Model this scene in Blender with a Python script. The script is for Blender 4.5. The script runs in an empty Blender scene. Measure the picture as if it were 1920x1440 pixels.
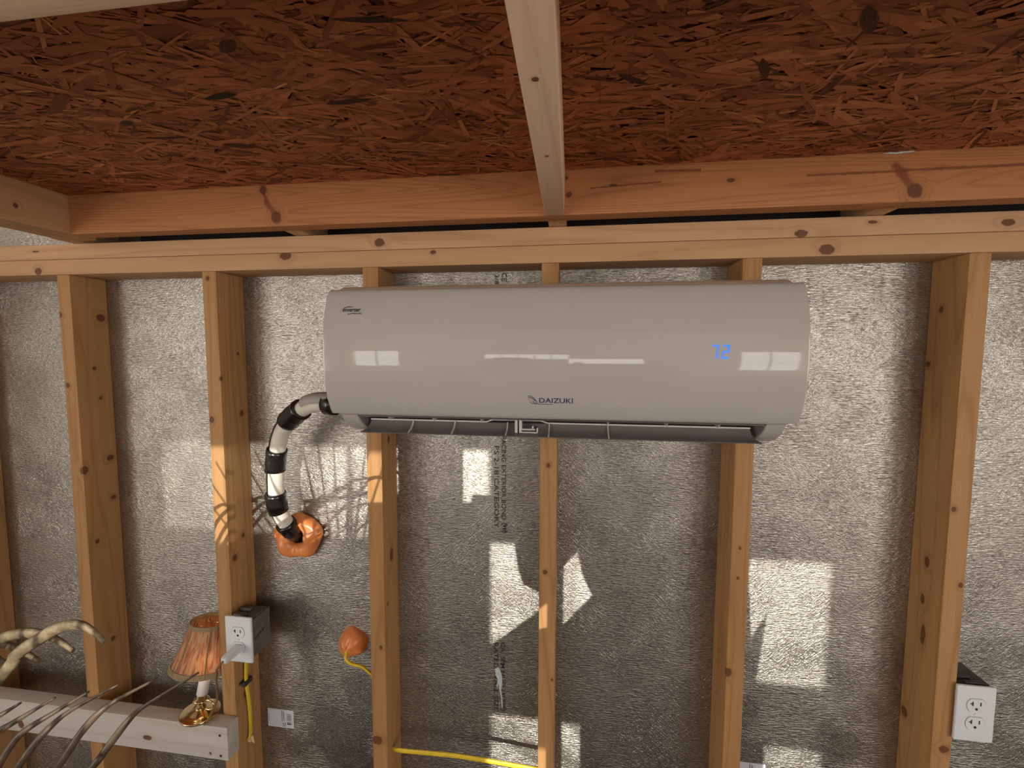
import bpy, bmesh, math, random
from mathutils import Vector, Matrix, noise
random.seed(7)
S = bpy.context.scene
COL = S.collection
H = 2.1                      # height of the stud tops above the floor; z below is measured from the stud tops

# ------------------------------------------------------------------ camera
F_PX = 816.376
cam_d = bpy.data.cameras.new('camera'); cam = bpy.data.objects.new('camera', cam_d); COL.objects.link(cam)
cam_d.sensor_width = 36.0; cam_d.lens = F_PX / 1920 * 36.0; cam_d.clip_start = 0.02
yaw, pitch, roll = -0.1341, 0.0737, 0.0030
fwd = Vector((math.sin(yaw)*math.cos(pitch), math.cos(yaw)*math.cos(pitch), -math.sin(pitch)))
rt = Vector((math.cos(yaw), -math.sin(yaw), 0)); up = rt.cross(fwd)
r2 = rt*math.cos(roll) + up*math.sin(roll); u2 = -rt*math.sin(roll) + up*math.cos(roll)
M = Matrix((r2, u2, -fwd)).transposed().to_4x4(); M.translation = Vector((0.0661, -0.966, -0.1932 + H))
cam.matrix_world = M
S.camera = cam

# ------------------------------------------------------------------ world, sun, exposure
W = bpy.data.worlds.new('sky'); S.world = W; W.use_nodes = True
wb = W.node_tree.nodes['Background']; wb.inputs[0].default_value = (1.0, 0.94, 0.86, 1); wb.inputs[1].default_value = 8.6
TE, TA = 0.09, -0.04         # tangent of the sun's elevation and of its turn to the left
sun_d = bpy.data.lights.new('sun', 'SUN'); sun_d.energy = 7.0; sun_d.angle = math.radians(0.25); sun_d.color = (1.0, 0.96, 0.84)
sun = bpy.data.objects.new('sun', sun_d); COL.objects.link(sun)
sun.rotation_euler = Vector((TA, 1, -TE)).to_track_quat('-Z', 'Y').to_euler(); sun.location = (0, -8, 4)
S.view_settings.view_transform = 'Standard'; S.view_settings.look = 'None'
S.view_settings.exposure = -0.50; S.view_settings.gamma = 1.0; S.view_settings.use_curve_mapping = False

def portal(loc, rot, sx, sy):
    d = bpy.data.lights.new('sky_portal', 'AREA'); d.shape = 'RECTANGLE'; d.size = sx; d.size_y = sy
    d.cycles.is_portal = True
    o = bpy.data.objects.new('sky_portal', d); COL.objects.link(o); o.location = loc; o.rotation_euler = rot

# ------------------------------------------------------------------ materials
def new_mat(name):
    m = bpy.data.materials.new(name); m.use_nodes = True
    nt = m.node_tree; b = nt.nodes['Principled BSDF']
    return m, nt, b
def setp(b, col=None, rough=None, metal=None, spec=None, **k):
    if col is not None: b.inputs['Base Color'].default_value = (*col, 1)
    if rough is not None: b.inputs['Roughness'].default_value = rough
    if metal is not None: b.inputs['Metallic'].default_value = metal
    if spec is not None: b.inputs['Specular IOR Level'].default_value = spec
    for n, v in k.items(): b.inputs[n.replace('_', ' ')].default_value = v
class N:
    """small helper around a node tree"""
    def __init__(s, nt): s.nt = nt; s.L = nt.links.new
    def n(s, t, **k):
        o = s.nt.nodes.new(t)
        for a, v in k.items(): setattr(o, a, v)
        return o
    def put(s, sock, v):
        if isinstance(v, bpy.types.NodeSocket): s.L(v, sock)
        else: sock.default_value = v
    def math(s, op, a, b=0.0, c=0.0):
        o = s.n('ShaderNodeMath', operation=op); s.put(o.inputs[0], a); s.put(o.inputs[1], b); s.put(o.inputs[2], c); return o.outputs[0]
    def vmath(s, op, a, b=(0, 0, 0)):
        o = s.n('ShaderNodeVectorMath', operation=op); s.put(o.inputs[0], a); s.put(o.inputs[1], b)
        return o.outputs['Value'] if op in ('LENGTH', 'DISTANCE', 'DOT_PRODUCT') else o.outputs[0]
    def noise(s, vec, scale, detail=2.0, rough=0.5, dist=0.0):
        o = s.n('ShaderNodeTexNoise'); s.put(o.inputs['Vector'], vec); o.inputs['Scale'].default_value = scale
        o.inputs['Detail'].default_value = detail; o.inputs['Roughness'].default_value = rough; o.inputs['Distortion'].default_value = dist
        return o.outputs['Fac']
    def ramp(s, f, *st):
        o = s.n('ShaderNodeValToRGB'); s.put(o.inputs[0], f); e = o.color_ramp.elements
        while len(e) < len(st): e.new(0.5)
        for i, (p, c) in enumerate(st): e[i].position = p; e[i].color = (*c, 1) if len(c) == 3 else c
        return o.outputs[0]
    def mix(s, f, a, b, mode='MIX'):
        o = s.n('ShaderNodeMix', data_type='RGBA', blend_type=mode); s.put(o.inputs[0], f)
        for i, v in ((6, a), (7, b)): s.put(o.inputs[i], v if isinstance(v, bpy.types.NodeSocket) else (*v, 1))
        return o.outputs[2]
    def mapr(s, v, a, b, c=0.0, d=1.0, smooth=False):
        o = s.n('ShaderNodeMapRange'); s.put(o.inputs[0], v)
        if smooth: o.interpolation_type = 'SMOOTHSTEP'
        for i, x in enumerate((a, b, c, d)): o.inputs[i+1].default_value = x
        return o.outputs[0]
    def pos(s): return s.n('ShaderNodeNewGeometry').outputs['Position']
    def bump(s, b, h, strength, dist):
        o = s.n('ShaderNodeBump'); o.inputs['Strength'].default_value = strength; o.inputs['Distance'].default_value = dist
        s.put(o.inputs['Height'], h); s.L(o.outputs[0], b.inputs['Normal']); return o

def plain(name, col, rough=0.5, metal=0.0, spec=0.5, var=0.06, scale=30.0, **k):
    """flat colour with a slight procedural mottling"""
    m, nt, b = new_mat(name); setp(b, col, rough, metal, spec, **k); g = N(nt)
    f = g.noise(g.pos(), scale, 3.0)
    lo = tuple(c*(1-var) for c in col); hi = tuple(min(1, c*(1+var)) for c in col)
    g.L(g.ramp(f, (0.3, lo), (0.7, hi)), b.inputs['Base Color'])
    return m

def wood(name, axis, seed, light, dark, knots=(), rings=11.0, rough=0.62, streaks=()):
    """pine: growth ring contours drawn out along the board's axis, fine fibres, knots at given world places"""
    m, nt, b = new_mat(name); setp(b, rough=rough, spec=0.3); g = N(nt)
    P = g.pos()
    off = (seed*1.37, seed*2.11, seed*0.73)
    sc = [1.0, 1.0, 1.0]; sc[axis] = 0.055
    Q = g.vmath('MULTIPLY', g.vmath('ADD', P, off), tuple(sc))
    n = g.noise(Q, 13.0, 1.5, 0.45)
    kcol = None; bend = None
    for (x, y, z, r, el) in knots:          # el: stretch along x,y,z
        d = g.vmath('LENGTH', g.vmath('MULTIPLY', g.vmath('SUBTRACT', P, (x, y, z + H)), tuple(1.0/(r*e) for e in el)))
        wob = g.math('MULTIPLY_ADD', g.noise(P, 160.0, 2.0), 0.5, -0.25)
        d = g.math('ADD', d, wob)
        k = g.mapr(d, 1.05, 0.8, smooth=True); w = g.mapr(d, 2.6, 0.6, smooth=True)
        kcol = k if kcol is None else g.math('MAXIMUM', kcol, k)
        bend = w if bend is None else g.math('MAXIMUM', bend, w)
    if bend is not None: n = g.math('MULTIPLY_ADD', bend, 0.10, n)
    rg = g.math('PINGPONG', g.math('MULTIPLY', n, rings), 0.5)
    rg = g.mapr(rg, 0.0, 0.5)
    col = g.ramp(rg, (0.0, tuple(0.35*a + 0.65*c for a, c in zip(light, dark))), (0.20, tuple(0.8*a + 0.2*c for a, c in zip(light, dark))), (0.45, light), (1.0, tuple(min(1, c*1.05) for c in light)))
    sf = [1.0, 1.0, 1.0]; sf[axis] = 0.02
    fib = g.noise(g.vmath('MULTIPLY', P, tuple(sf)), 420.0, 2.0, 0.6)
    col = g.mix(g.mapr(fib, 0.3, 0.75, 0.0, 0.42), col, dark)
    big = g.noise(Q, 3.1, 2.0)
    col = g.mix(g.mapr(big, 0.35, 0.7, 0.0, 0.25), col, tuple(a*0.86 for a in light))
    for (p0, p1, r) in streaks:             # resin streak between two points
        A = Vector(p0) + Vector((0, 0, H)); B = Vector(p1) + Vector((0, 0, H)); D = (B-A).normalized(); ln = (B-A).length
        V = g.vmath('SUBTRACT', P, tuple(A))
        t = g.math('MINIMUM', g.math('MAXIMUM', g.vmath('DOT_PRODUCT', V, tuple(D)), 0.0), ln)
        o = g.n('ShaderNodeVectorMath', operation='SCALE'); o.inputs[0].default_value = tuple(D); g.L(t, o.inputs['Scale'])
        d = g.vmath('LENGTH', g.vmath('SUBTRACT', V, o.outputs[0]))
        d = g.math('ADD', d, g.math('MULTIPLY_ADD', g.noise(P, 60.0, 3.0), r*1.6, -r*0.8))
        col = g.mix(g.mapr(d, r*1.5, r*0.4, 0.0, 0.85, True), col, (0.20, 0.055, 0.02))
    if kcol is not None:
        col = g.mix(g.math('MULTIPLY', bend, 0.35), col, tuple(0.55*a + 0.2*c for a, c in zip(dark, light)))
        col = g.mix(g.math('MULTIPLY', kcol, 0.92), col, (0.13, 0.045, 0.018))
    g.L(col, b.inputs['Base Color'])
    g.bump(b, g.math('ADD', fib, g.math('MULTIPLY', rg, 0.4)), 0.25, 0.0006)
    return m

L1, D1 = (0.44, 0.238, 0.096), (0.30, 0.140, 0.046)
L2, D2 = (0.60, 0.36, 0.20), (0.44, 0.235, 0.11)
L3, D3 = (0.50, 0.212, 0.080), (0.31, 0.105, 0.036)
L4, D4 = (0.92, 0.65, 0.45), (0.74, 0.48, 0.31)

def foil_mat():
    m, nt, b = new_mat('embossed_foil'); setp(b, metal=0.94, rough=0.40); g = N(nt)
    P = g.pos()
    w1 = g.noise(P, 9.0, 2.0)
    # long horizontal wrinkles
    Pa = g.vmath('MULTIPLY', P, (60.0, 1.0, 330.0))
    a = g.noise(Pa, 1.0, 2.5, 0.6, 0.5)
    # short fibres running both ways
    mp = g.n('ShaderNodeMapping'); mp.inputs['Rotation'].default_value = (0, 0.8, 0); g.L(P, mp.inputs['Vector'])
    c = g.noise(g.vmath('MULTIPLY', mp.outputs[0], (60.0, 1.0, 310.0)), 1.0, 2.0, 0.6)
    mp2 = g.n('ShaderNodeMapping'); mp2.inputs['Rotation'].default_value = (0, -0.7, 0); g.L(P, mp2.inputs['Vector'])
    e = g.noise(g.vmath('MULTIPLY', mp2.outputs[0], (60.0, 1.0, 330.0)), 1.0, 2.0, 0.6)
    sel = g.mapr(w1, 0.42, 0.62, 0.0, 1.0, True)
    h = g.math('ADD', g.math('MULTIPLY', a, g.math('SUBTRACT', 1.15, sel)), g.math('MULTIPLY', g.math('MAXIMUM', c, e), g.math('ADD', sel, 0.25)))
    fine = g.noise(P, 420.0, 2.0, 0.7)
    h = g.math('MULTIPLY_ADD', fine, 0.35, h)
    g.bump(b, h, 1.0, 0.0017)
    spk = g.noise(g.vmath('MULTIPLY', P, (95.0, 1.0, 380.0)), 1.0, 3.0, 0.7, 0.3)
    mottle = g.noise(P, 5.0, 4.0, 0.65)  # broad random patches of darker foil colour
    col = g.ramp(spk, (0.30, (0.12, 0.106, 0.095)), (0.43, (0.375, 0.35, 0.315)), (0.66, (0.56, 0.53, 0.485)))
    col = g.mix(g.mapr(mottle, 0.45, 0.75, 0.0, 0.35), col, (0.24, 0.205, 0.18))
    spot = g.math('MULTIPLY', g.noise(P, 130.0, 4.0, 0.75), g.noise(P, 6.0, 3.0, 0.6))
    col = g.mix(g.mapr(spot, 0.25, 0.38, 0.0, 0.5, True), col, (0.16, 0.13, 0.12))
    g.L(col, b.inputs['Base Color'])
    g.L(g.mapr(spk, 0.3, 0.7, 0.42, 0.26), b.inputs['Roughness'])
    return m

MT = {}
MT['foil'] = foil_mat()
MT['ac_white'] = plain('gloss_plastic', (0.44, 0.41, 0.385), 0.03, 0, 0.5, 0.01, 3.0)
MT['ac_case'] = plain('matt_casing_plastic', (0.50, 0.46, 0.42), 0.22, 0, 0.5, 0.02, 8.0)
MT['ac_flap'] = plain('smoky_flap_plastic', (0.17, 0.150, 0.150), 0.28, 0, 0.5, 0.05, 20.0)
MT['ac_rib'] = plain('pale_rib_plastic', (0.55, 0.53, 0.51), 0.35)
MT['ac_dark'] = plain('dark_duct_plastic', (0.06, 0.052, 0.05), 0.5)
MT['black'] = plain('black_vinyl_tape', (0.012, 0.011, 0.011), 0.22, 0, 0.6)
MT['blackrubber'] = plain('black_rubber', (0.02, 0.019, 0.018), 0.55)
MT['cream'] = plain('cream_insulation', (0.72, 0.68, 0.60), 0.42, 0, 0.4, 0.08, 40.0)
MT['hose'] = plain('grey_ribbed_hose', (0.36, 0.32, 0.29), 0.4)
MT['foam'] = plain('orange_foam', (0.80, 0.27, 0.085), 0.33, 0, 0.5, 0.16, 26.0)
MT['yellow'] = plain('yellow_cable_jacket', (0.78, 0.55, 0.03), 0.38)
MT['whitep'] = plain('white_nylon', (0.74, 0.76, 0.80), 0.32, 0, 0.5, 0.02)
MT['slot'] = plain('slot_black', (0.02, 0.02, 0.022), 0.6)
MT['greyseam'] = plain('grey_seam', (0.30, 0.31, 0.34), 0.5)
MT['boxgrey'] = plain('grey_pvc', (0.13, 0.12, 0.108), 0.5, 0, 0.4, 0.1)
MT['boxblack'] = plain('dark_pvc', (0.035, 0.033, 0.033), 0.5)
MT['brass'] = plain('polished_brass', (0.74, 0.60, 0.36), 0.14, 1.0, 0.5, 0.05, 12.0)
MT['candle'] = plain('white_candle_sleeve', (0.80, 0.78, 0.76), 0.45)
MT['cord'] = plain('brown_lamp_cord', (0.22, 0.13, 0.05), 0.4)
MT['trim'] = plain('olive_braid', (0.30, 0.215, 0.12), 0.8, 0, 0.2, 0.2, 300.0)
MT['steel'] = plain('screw_steel', (0.12, 0.12, 0.13), 0.4, 0.8)
MT['ink'] = plain('black_ink', (0.035, 0.032, 0.034), 0.55)
MT['inkblue'] = plain('navy_ink', (0.02, 0.025, 0.11), 0.4)
MT['inkamber'] = plain('amber_ink', (0.60, 0.33, 0.07), 0.4)
MT['paper'] = plain('white_label_paper', (0.66, 0.70, 0.78), 0.45, 0, 0.4, 0.03)
MT['scrap'] = plain('torn_paper', (0.55, 0.52, 0.50), 0.7)
MT['bluepaint'] = plain('pale_blue_smear', (0.50, 0.56, 0.60), 0.6, 0, 0.3, 0.12, 150.0)
MT['floor'] = plain('concrete', (0.050, 0.041, 0.044), 0.75, 0, 0.2, 0.2, 6.0)
MT['board'] = plain('pale_board', (0.66, 0.62, 0.56), 0.8, 0, 0.2, 0.15, 5.0)
MT['blocker'] = plain('blocker_grey', (0.34, 0.31, 0.28), 0.9, 0, 0.1, 0.1, 15.0)  # grey of the added sun-blocking sheet
def bamboo():
    m, nt, b = new_mat('weathered_bamboo'); setp(b, rough=0.55, spec=0.3); g = N(nt); P = g.pos()
    f = g.noise(P, 55.0, 4.0, 0.65)
    g.L(g.ramp(f, (0.30, (0.055, 0.042, 0.024)), (0.52, (0.16, 0.12, 0.068)), (0.75, (0.33, 0.26, 0.16))), b.inputs['Base Color'])
    g.bump(b, g.noise(P, 300.0, 3.0), 0.4, 0.0008); return m
MT['bamboo'] = bamboo()
MT['darktine'] = plain('brown_tine', (0.085, 0.056, 0.034), 0.45, 0, 0.4, 0.35, 60.0)
def led():
    m, nt, b = new_mat('blue_led_digit'); setp(b, (0.02, 0.05, 0.2), 0.4)
    b.inputs['Emission Color'].default_value = (0.05, 0.26, 1.0, 1); b.inputs['Emission Strength'].default_value = 1.15; return m
MT['led'] = led()
def bulb():
    m, nt, b = new_mat('lit_bulb'); setp(b, (1, 0.8, 0.6), 0.4)
    b.inputs['Emission Color'].default_value = (1.0, 0.62, 0.30, 1); b.inputs['Emission Strength'].default_value = 7.0; return m
MT['bulb'] = bulb()
def glass():
    m, nt, b = new_mat('window_glass'); g = N(nt)
    t = g.n('ShaderNodeBsdfTransparent'); gl = g.n('ShaderNodeBsdfGlossy'); gl.inputs['Roughness'].default_value = 0.02
    mx = g.n('ShaderNodeMixShader'); mx.inputs[0].default_value = 0.05
    g.L(t.outputs[0], mx.inputs[1]); g.L(gl.outputs[0], mx.inputs[2]); g.L(mx.outputs[0], nt.nodes['Material Output'].inputs[0]); return m
MT['glass'] = glass()
def shade_mat():
    m, nt, b = new_mat('striped_shade_fabric'); g = N(nt)
    setp(b, rough=0.8, spec=0.15)
    uv = g.n('ShaderNodeUVMap').outputs[0]
    a = g.noise(g.vmath('MULTIPLY', uv, (46.0, 2.6, 1.0)), 1.0, 3.0, 0.6, 0.6)
    col = g.ramp(a, (0.32, (0.20, 0.10, 0.095)), (0.44, (0.46, 0.19, 0.10)), (0.55, (0.60, 0.34, 0.18)), (0.70, (0.56, 0.37, 0.24)))
    g.L(col, b.inputs['Base Color'])
    t = g.n('ShaderNodeBsdfTranslucent'); g.L(col, t.inputs[0])
    mx = g.n('ShaderNodeMixShader'); mx.inputs[0].default_value = 0.20
    g.L(b.outputs[0], mx.inputs[1]); g.L(t.outputs[0], mx.inputs[2]); g.L(mx.outputs[0], nt.nodes['Material Output'].inputs[0]); return m
MT['shade'] = shade_mat()
MT['liner'] = plain('cream_liner', (0.75, 0.60, 0.45), 0.7)
def strand_mat():
    m, nt, b = new_mat('pressed_wood_strands'); g = N(nt); setp(b, rough=0.62, spec=0.22)
    at = g.n('ShaderNodeAttribute'); at.attribute_name = 'tone'
    P = g.pos()
    f = g.noise(P, 110.0, 4.0, 0.7)
    uv = g.n('ShaderNodeUVMap').outputs[0]
    gr = g.noise(g.vmath('MULTIPLY', uv, (3.0, 60.0, 1.0)), 1.0, 3.0, 0.6)
    t = g.math('ADD', at.outputs['Fac'], g.math('MULTIPLY_ADD', gr, 0.34, -0.17))
    t = g.math('ADD', t, g.math('MULTIPLY_ADD', f, 0.22, -0.11))
    g.L(g.ramp(t, (0.0, (0.028, 0.016, 0.012)), (0.20, (0.20, 0.060, 0.026)), (0.50, (0.48, 0.155, 0.060)), (0.8, (0.66, 0.245, 0.095)), (1.0, (0.80, 0.38, 0.15))), b.inputs['Base Color'])
    g.bump(b, g.math('ADD', gr, f), 0.5, 0.0009); return m
MT['strand'] = strand_mat()

# ------------------------------------------------------------------ mesh helpers
class MB:
    def __init__(s): s.v = []; s.f = []; s.sm = []; s.uv = None; s.tone = None
    def add(s, vs, fs, smooth=False):
        o = len(s.v); s.v += [tuple(a) for a in vs]; s.f += [tuple(i+o for i in f) for f in fs]; s.sm += [smooth]*len(fs); return s
    def box(s, x0, x1, y0, y1, z0, z1):
        x0, x1 = sorted((x0, x1)); y0, y1 = sorted((y0, y1)); z0, z1 = sorted((z0, z1))
        v = [(x, y, z) for z in (z0, z1) for y in (y0, y1) for x in (x0, x1)]
        return s.add(v, [(0, 2, 3, 1), (4, 5, 7, 6), (0, 1, 5, 4), (2, 6, 7, 3), (0, 4, 6, 2), (1, 3, 7, 5)])
    def tube(s, pts, r, n=12, rb=None, cap=True, flat=None):
        """sweep a circle (or ellipse rb; radii may be lists) along pts"""
        P = [Vector(p) for p in pts]; m = len(P)
        R = r if isinstance(r, (list, tuple)) else [r]*m
        B = rb if isinstance(rb, (list, tuple)) else ([rb]*m if rb else R)
        T = [(P[min(i+1, m-1)] - P[max(i-1, 0)]).normalized() for i in range(m)]
        u = Vector(flat) if flat else (Vector((0, 0, 1)) if abs(T[0].z) < 0.8 else Vector((1, 0, 0)))
        vs = []
        for i in range(m):
            u = (u - T[i]*u.dot(T[i])).normalized(); w = T[i].cross(u)
            for k in range(n):
                a = 2*math.pi*k/n; vs.append(P[i] + u*(R[i]*math.cos(a)) + w*(B[i]*math.sin(a)))
        fs = [(i*n+k, i*n+(k+1) % n, (i+1)*n+(k+1) % n, (i+1)*n+k) for i in range(m-1) for k in range(n)]
        s.add(vs, fs, True)
        if cap: s.add([vs[k] for k in range(n)], [tuple(reversed(range(n)))]); s.add(vs[-n:], [tuple(range(n))])
        return s
    def lathe(s, prof, c=(0, 0, 0), n=28, sx=1.0, sy=1.0, axis=None):
        """profile of (radius, height) turned round z (or the given matrix)"""
        vs = []; m = len(prof)
        for r, z in prof:
            for k in range(n):
                a = 2*math.pi*k/n; p = Vector((r*sx*math.cos(a), r*sy*math.sin(a), z))
                if axis is not None: p = axis @ p
                vs.append(p + Vector(c))
        fs = [(i*n+k, i*n+(k+1) % n, (i+1)*n+(k+1) % n, (i+1)*n+k) for i in range(m-1) for k in range(n)]
        return s.add(vs, fs, True)
    def slab(s, poly, xs):
        """(y,z) outline carried through several x stations"""
        n = len(poly); v = [(x, p[0], p[1]) for x in xs for p in poly]
        s.add(v, [(k*n+i, k*n+(i+1) % n, (k+1)*n+(i+1) % n, (k+1)*n+i) for k in range(len(xs)-1) for i in range(n)], True)
        s.add(v, [tuple(reversed(range(n))), tuple(range((len(xs)-1)*n, len(xs)*n))]); return s
    def prism(s, poly, a0, a1, ax='y', smooth=False):
        """2-d polygon pushed from a0 to a1; ax y: poly is (x,z); ax x: poly is (y,z); ax z: poly is (x,y)"""
        def P(p, a): return (p[0], a, p[1]) if ax == 'y' else ((a, p[0], p[1]) if ax == 'x' else (p[0], p[1], a))
        n = len(poly); v = [P(p, a0) for p in poly] + [P(p, a1) for p in poly]
        s.add(v, [(i, (i+1) % n, n+(i+1) % n, n+i) for i in range(n)], smooth)
        s.add(v, [tuple(reversed(range(n))), tuple(range(n, 2*n))]); return s
    def build(s, name, mat, parent=None, bevel=0.0, seg=2, origin=None, angle=None):
        me = bpy.data.meshes.new(name)
        lo = [min(v[i] for v in s.v) for i in range(3)]; hi = [max(v[i] for v in s.v) for i in range(3)]
        o = Vector(origin) if origin else Vector(((lo[0]+hi[0])/2, (lo[1]+hi[1])/2, lo[2]))
        me.from_pydata([tuple(Vector(v) - o) for v in s.v], [], s.f)
        for p, q in zip(me.polygons, s.sm): p.use_smooth = q
        if s.uv:
            l = me.uv_layers.new(name='UVMap')
            for i, lp in enumerate(me.loops): l.data[i].uv = s.uv[lp.vertex_index]
        if s.tone:
            at = me.attributes.new('tone', 'FLOAT', 'POINT')
            for i, t in enumerate(s.tone): at.data[i].value = t
        bm = bmesh.new(); bm.from_mesh(me)
        if not s.uv and not s.tone: bmesh.ops.remove_doubles(bm, verts=bm.verts, dist=1e-6)
        bmesh.ops.recalc_face_normals(bm, faces=bm.faces)
        if bevel:
            es = [e for e in bm.edges if len(e.link_faces) == 2 and e.calc_face_angle(0) > 0.6]
            bmesh.ops.bevel(bm, geom=es, offset=bevel, segments=seg, affect='EDGES', profile=0.6)
            for f in bm.faces: f.smooth = True
        bm.to_mesh(me); bm.free()
        if bevel or angle:
            me.set_sharp_from_angle(angle=angle or math.radians(35))
        ob = bpy.data.objects.new(name, me); COL.objects.link(ob); me.materials.append(MT[mat] if isinstance(mat, str) else mat)
        w = o + Vector((0, 0, H))
        if parent is not None:
            ob.parent = parent; ob.location = w - world_of(parent)
        else: ob.location = w
        return ob
def world_of(o):
    v = o.location.copy()
    while o.parent: o = o.parent; v += o.location
    return v
def thing(name, label, cat, loc, group=None):
    o = bpy.data.objects.new(name, None); COL.objects.link(o); o.empty_display_size = 0.05
    o.location = Vector(loc) + Vector((0, 0, H)); return tag(o, label, cat, group)
def tag(o, label, cat=None, group=None):
    o['label'] = label
    if cat: o['category'] = cat
    if group: o['group'] = group
    return o
def struct(o, label=None):
    o['kind'] = 'structure'
    if label: o['label'] = label
    return o
def catmull(P, k=6):
    P = [Vector(p) for p in P]; Q = [P[0]*2-P[1]] + P + [P[-1]*2-P[-2]]; out = []
    for i in range(1, len(Q)-2):
        for j in range(k):
            t = j/k; a, b, c, d = Q[i-1], Q[i], Q[i+1], Q[i+2]
            out.append(0.5*((2*b) + (c-a)*t + (2*a-5*b+4*c-d)*t*t + (3*b-a-3*c+d)*t**3))
    out.append(P[-1]); return out
def text_mesh(body, size, shear=0.0, bold=0.0, align='LEFT', extrude=0.0, spacing=1.0):
    c = bpy.data.curves.new('lettering', 'FONT'); c.body = body; c.size = size; c.shear = shear; c.offset = bold; c.align_x = align
    c.space_character = spacing; c.resolution_u = 3
    o = bpy.data.objects.new('lettering', c); COL.objects.link(o)
    dg = bpy.context.evaluated_depsgraph_get(); me = bpy.data.meshes.new_from_object(o.evaluated_get(dg))
    vs = [v.co.copy() for v in me.vertices]; fs = [tuple(p.vertices) for p in me.polygons]
    bpy.data.objects.remove(o); bpy.data.curves.remove(c); bpy.data.meshes.remove(me)
    return vs, fs

FY = 0.089                      # foil face of the sheathing, stud fronts are at y = 0
# ------------------------------------------------------------------ the wall: foil sheathing, studs, plates
wall = struct(MB().box(-2.6, 2.6, FY, FY+0.011, -H, 0.42).build('wall_front', 'foil'), 'silver foil-faced sheathing board behind the open stud wall')
STUDS = {'G': -1.638, 'A': -1.2425, 'B': -0.8273, 'C': -0.4134, 'D': 0.0, 'E': 0.4139, 'F': 0.8259}
e1 = (1, 1, 1.2); flat = (1.3, 1.3, 0.8)
KN = {
 'G': [],
 'A': [(-1.2045, 0.069, -0.104, 0.011, (1, 1.1, 1)), (-1.2045, 0.045, -0.241, 0.005, e1), (-1.2045, 0.056, -0.322, 0.005, e1), (-1.2045, 0.070, -0.491, 0.009, (1, 1.1, 1)), (-1.2045, 0.072, -0.604, 0.007, (1, 1.2, 0.9)), (-1.2045, 0.004, -0.509, 0.010, e1), (-1.2045, 0.023, -0.711, 0.006, e1), (-1.2045, 0.046, -1.003, 0.007, e1), (-1.240, 0.0, -0.102, 0.007, e1), (-1.232, 0.0, -0.284, 0.006, e1)],
 'B': [(-0.812, 0.0, -0.017, 0.005, e1), (-0.819, 0.0, -0.364, 0.007, e1), (-0.789, 0.002, -0.261, 0.005, e1), (-0.789, 0.064, -0.356, 0.007, e1), (-0.789, 0.06, -0.20, 0.004, e1), (-0.789, 0.019, -0.727, 0.008, e1), (-0.789, 0.051, -0.680, 0.006, e1), (-0.789, 0.034, -1.11, 0.008, (1, 0.8, 1.6))],
 'C': [(-0.375, 0.042, -0.409, 0.007, (1, 1, 1.5)), (-0.375, 0.046, -0.703, 0.011, (1, 0.9, 1.7)), (-0.375, 0.019, -0.816, 0.005, e1), (-0.387, 0.0, -0.918, 0.005, e1), (-0.402, 0.0, -1.162, 0.012, (1.2, 1, 1))],
 'D': [(0.014, 0.0, -0.697, 0.006, (1, 1, 0.9)), (0.019, 0.0, -0.448, 0.005, e1), (0.032, 0.0, -0.956, 0.003, e1)],
 'E': [(0.418, 0.0, -0.896, 0.008, (1, 1, 1.4)), (0.432, 0.0, -0.613, 0.003, e1), (0.430, 0.0, -0.680, 0.003, e1)],
 'F': [(0.826, 0.057, -0.103, 0.006, e1), (0.826, 0.080, -0.217, 0.006, e1), (0.826, 0.045, -0.638, 0.009, (1, 0.8, 1.4)), (0.826, 0.049, -0.723, 0.008, (1, 0.7, 1.5)), (0.826, 0.042, -0.799, 0.011, (1, 0.6, 2.2)), (0.826, 0.076, -1.004, 0.010, e1), (0.850, 0.0, -1.020, 0.009, (1.2, 1, 0.9)), (0.856, 0.0, -0.663, 0.005, e1), (0.833, 0.0, -0.506, 0.005, e1)],
}
for i, (k, x) in enumerate(STUDS.items()):
    m = wood('stud_pine_' + k, 2, i*3.3+1, L1 if i % 2 else (0.46, 0.255, 0.106), D1, KN[k], rings=9.0 + i % 3)
    MB().box(x, x+0.038, 0.0, FY, -H+0.04, 0.0).build('stud', m, wall, bevel=0.0028)
m = wood('upper_plate_pine', 0, 21, L2, D2, [(-0.371, 0, 0.055, 0.011, (1.2, 1, 0.9)), (0.522, 0, 0.046, 0.010, (1.3, 1, 0.8)), (0.886, 0, 0.055, 0.009, (1.4, 1, 0.8)), (0.652, 0, 0.064, 0.005, (1.8, 1, 0.7)), (-1.30, 0, 0.06, 0.005, (2.5, 1, 0.5))], rings=8)
MB().box(-2.6, 2.6, 0.0, FY, 0.0385, 0.0765).build('top_plate', m, wall, bevel=0.0025)
m = wood('lower_plate_pine', 0, 24, (0.56, 0.33, 0.17), D2, [(-1.296, 0, 0.010, 0.011, (1, 1, 0.9)), (-0.605, 0, 0.031, 0.013, (1.2, 1, 0.8)), (-0.244, 0, 0.030, 0.006, (1.2, 1, 0.8)), (0.571, 0, 0.013, 0.014, (1.1, 1, 0.8))], rings=8)
MB().box(-2.6, 2.6, 0.0, FY, 0.0, 0.038).build('top_plate', m, wall, bevel=0.0025)
MB().box(-2.6, 2.6, 0.0, FY, -H, -H+0.038).build('bottom_plate', wood('bottom_plate_pine', 0, 27, L1, D1), wall, bevel=0.0025)

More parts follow.
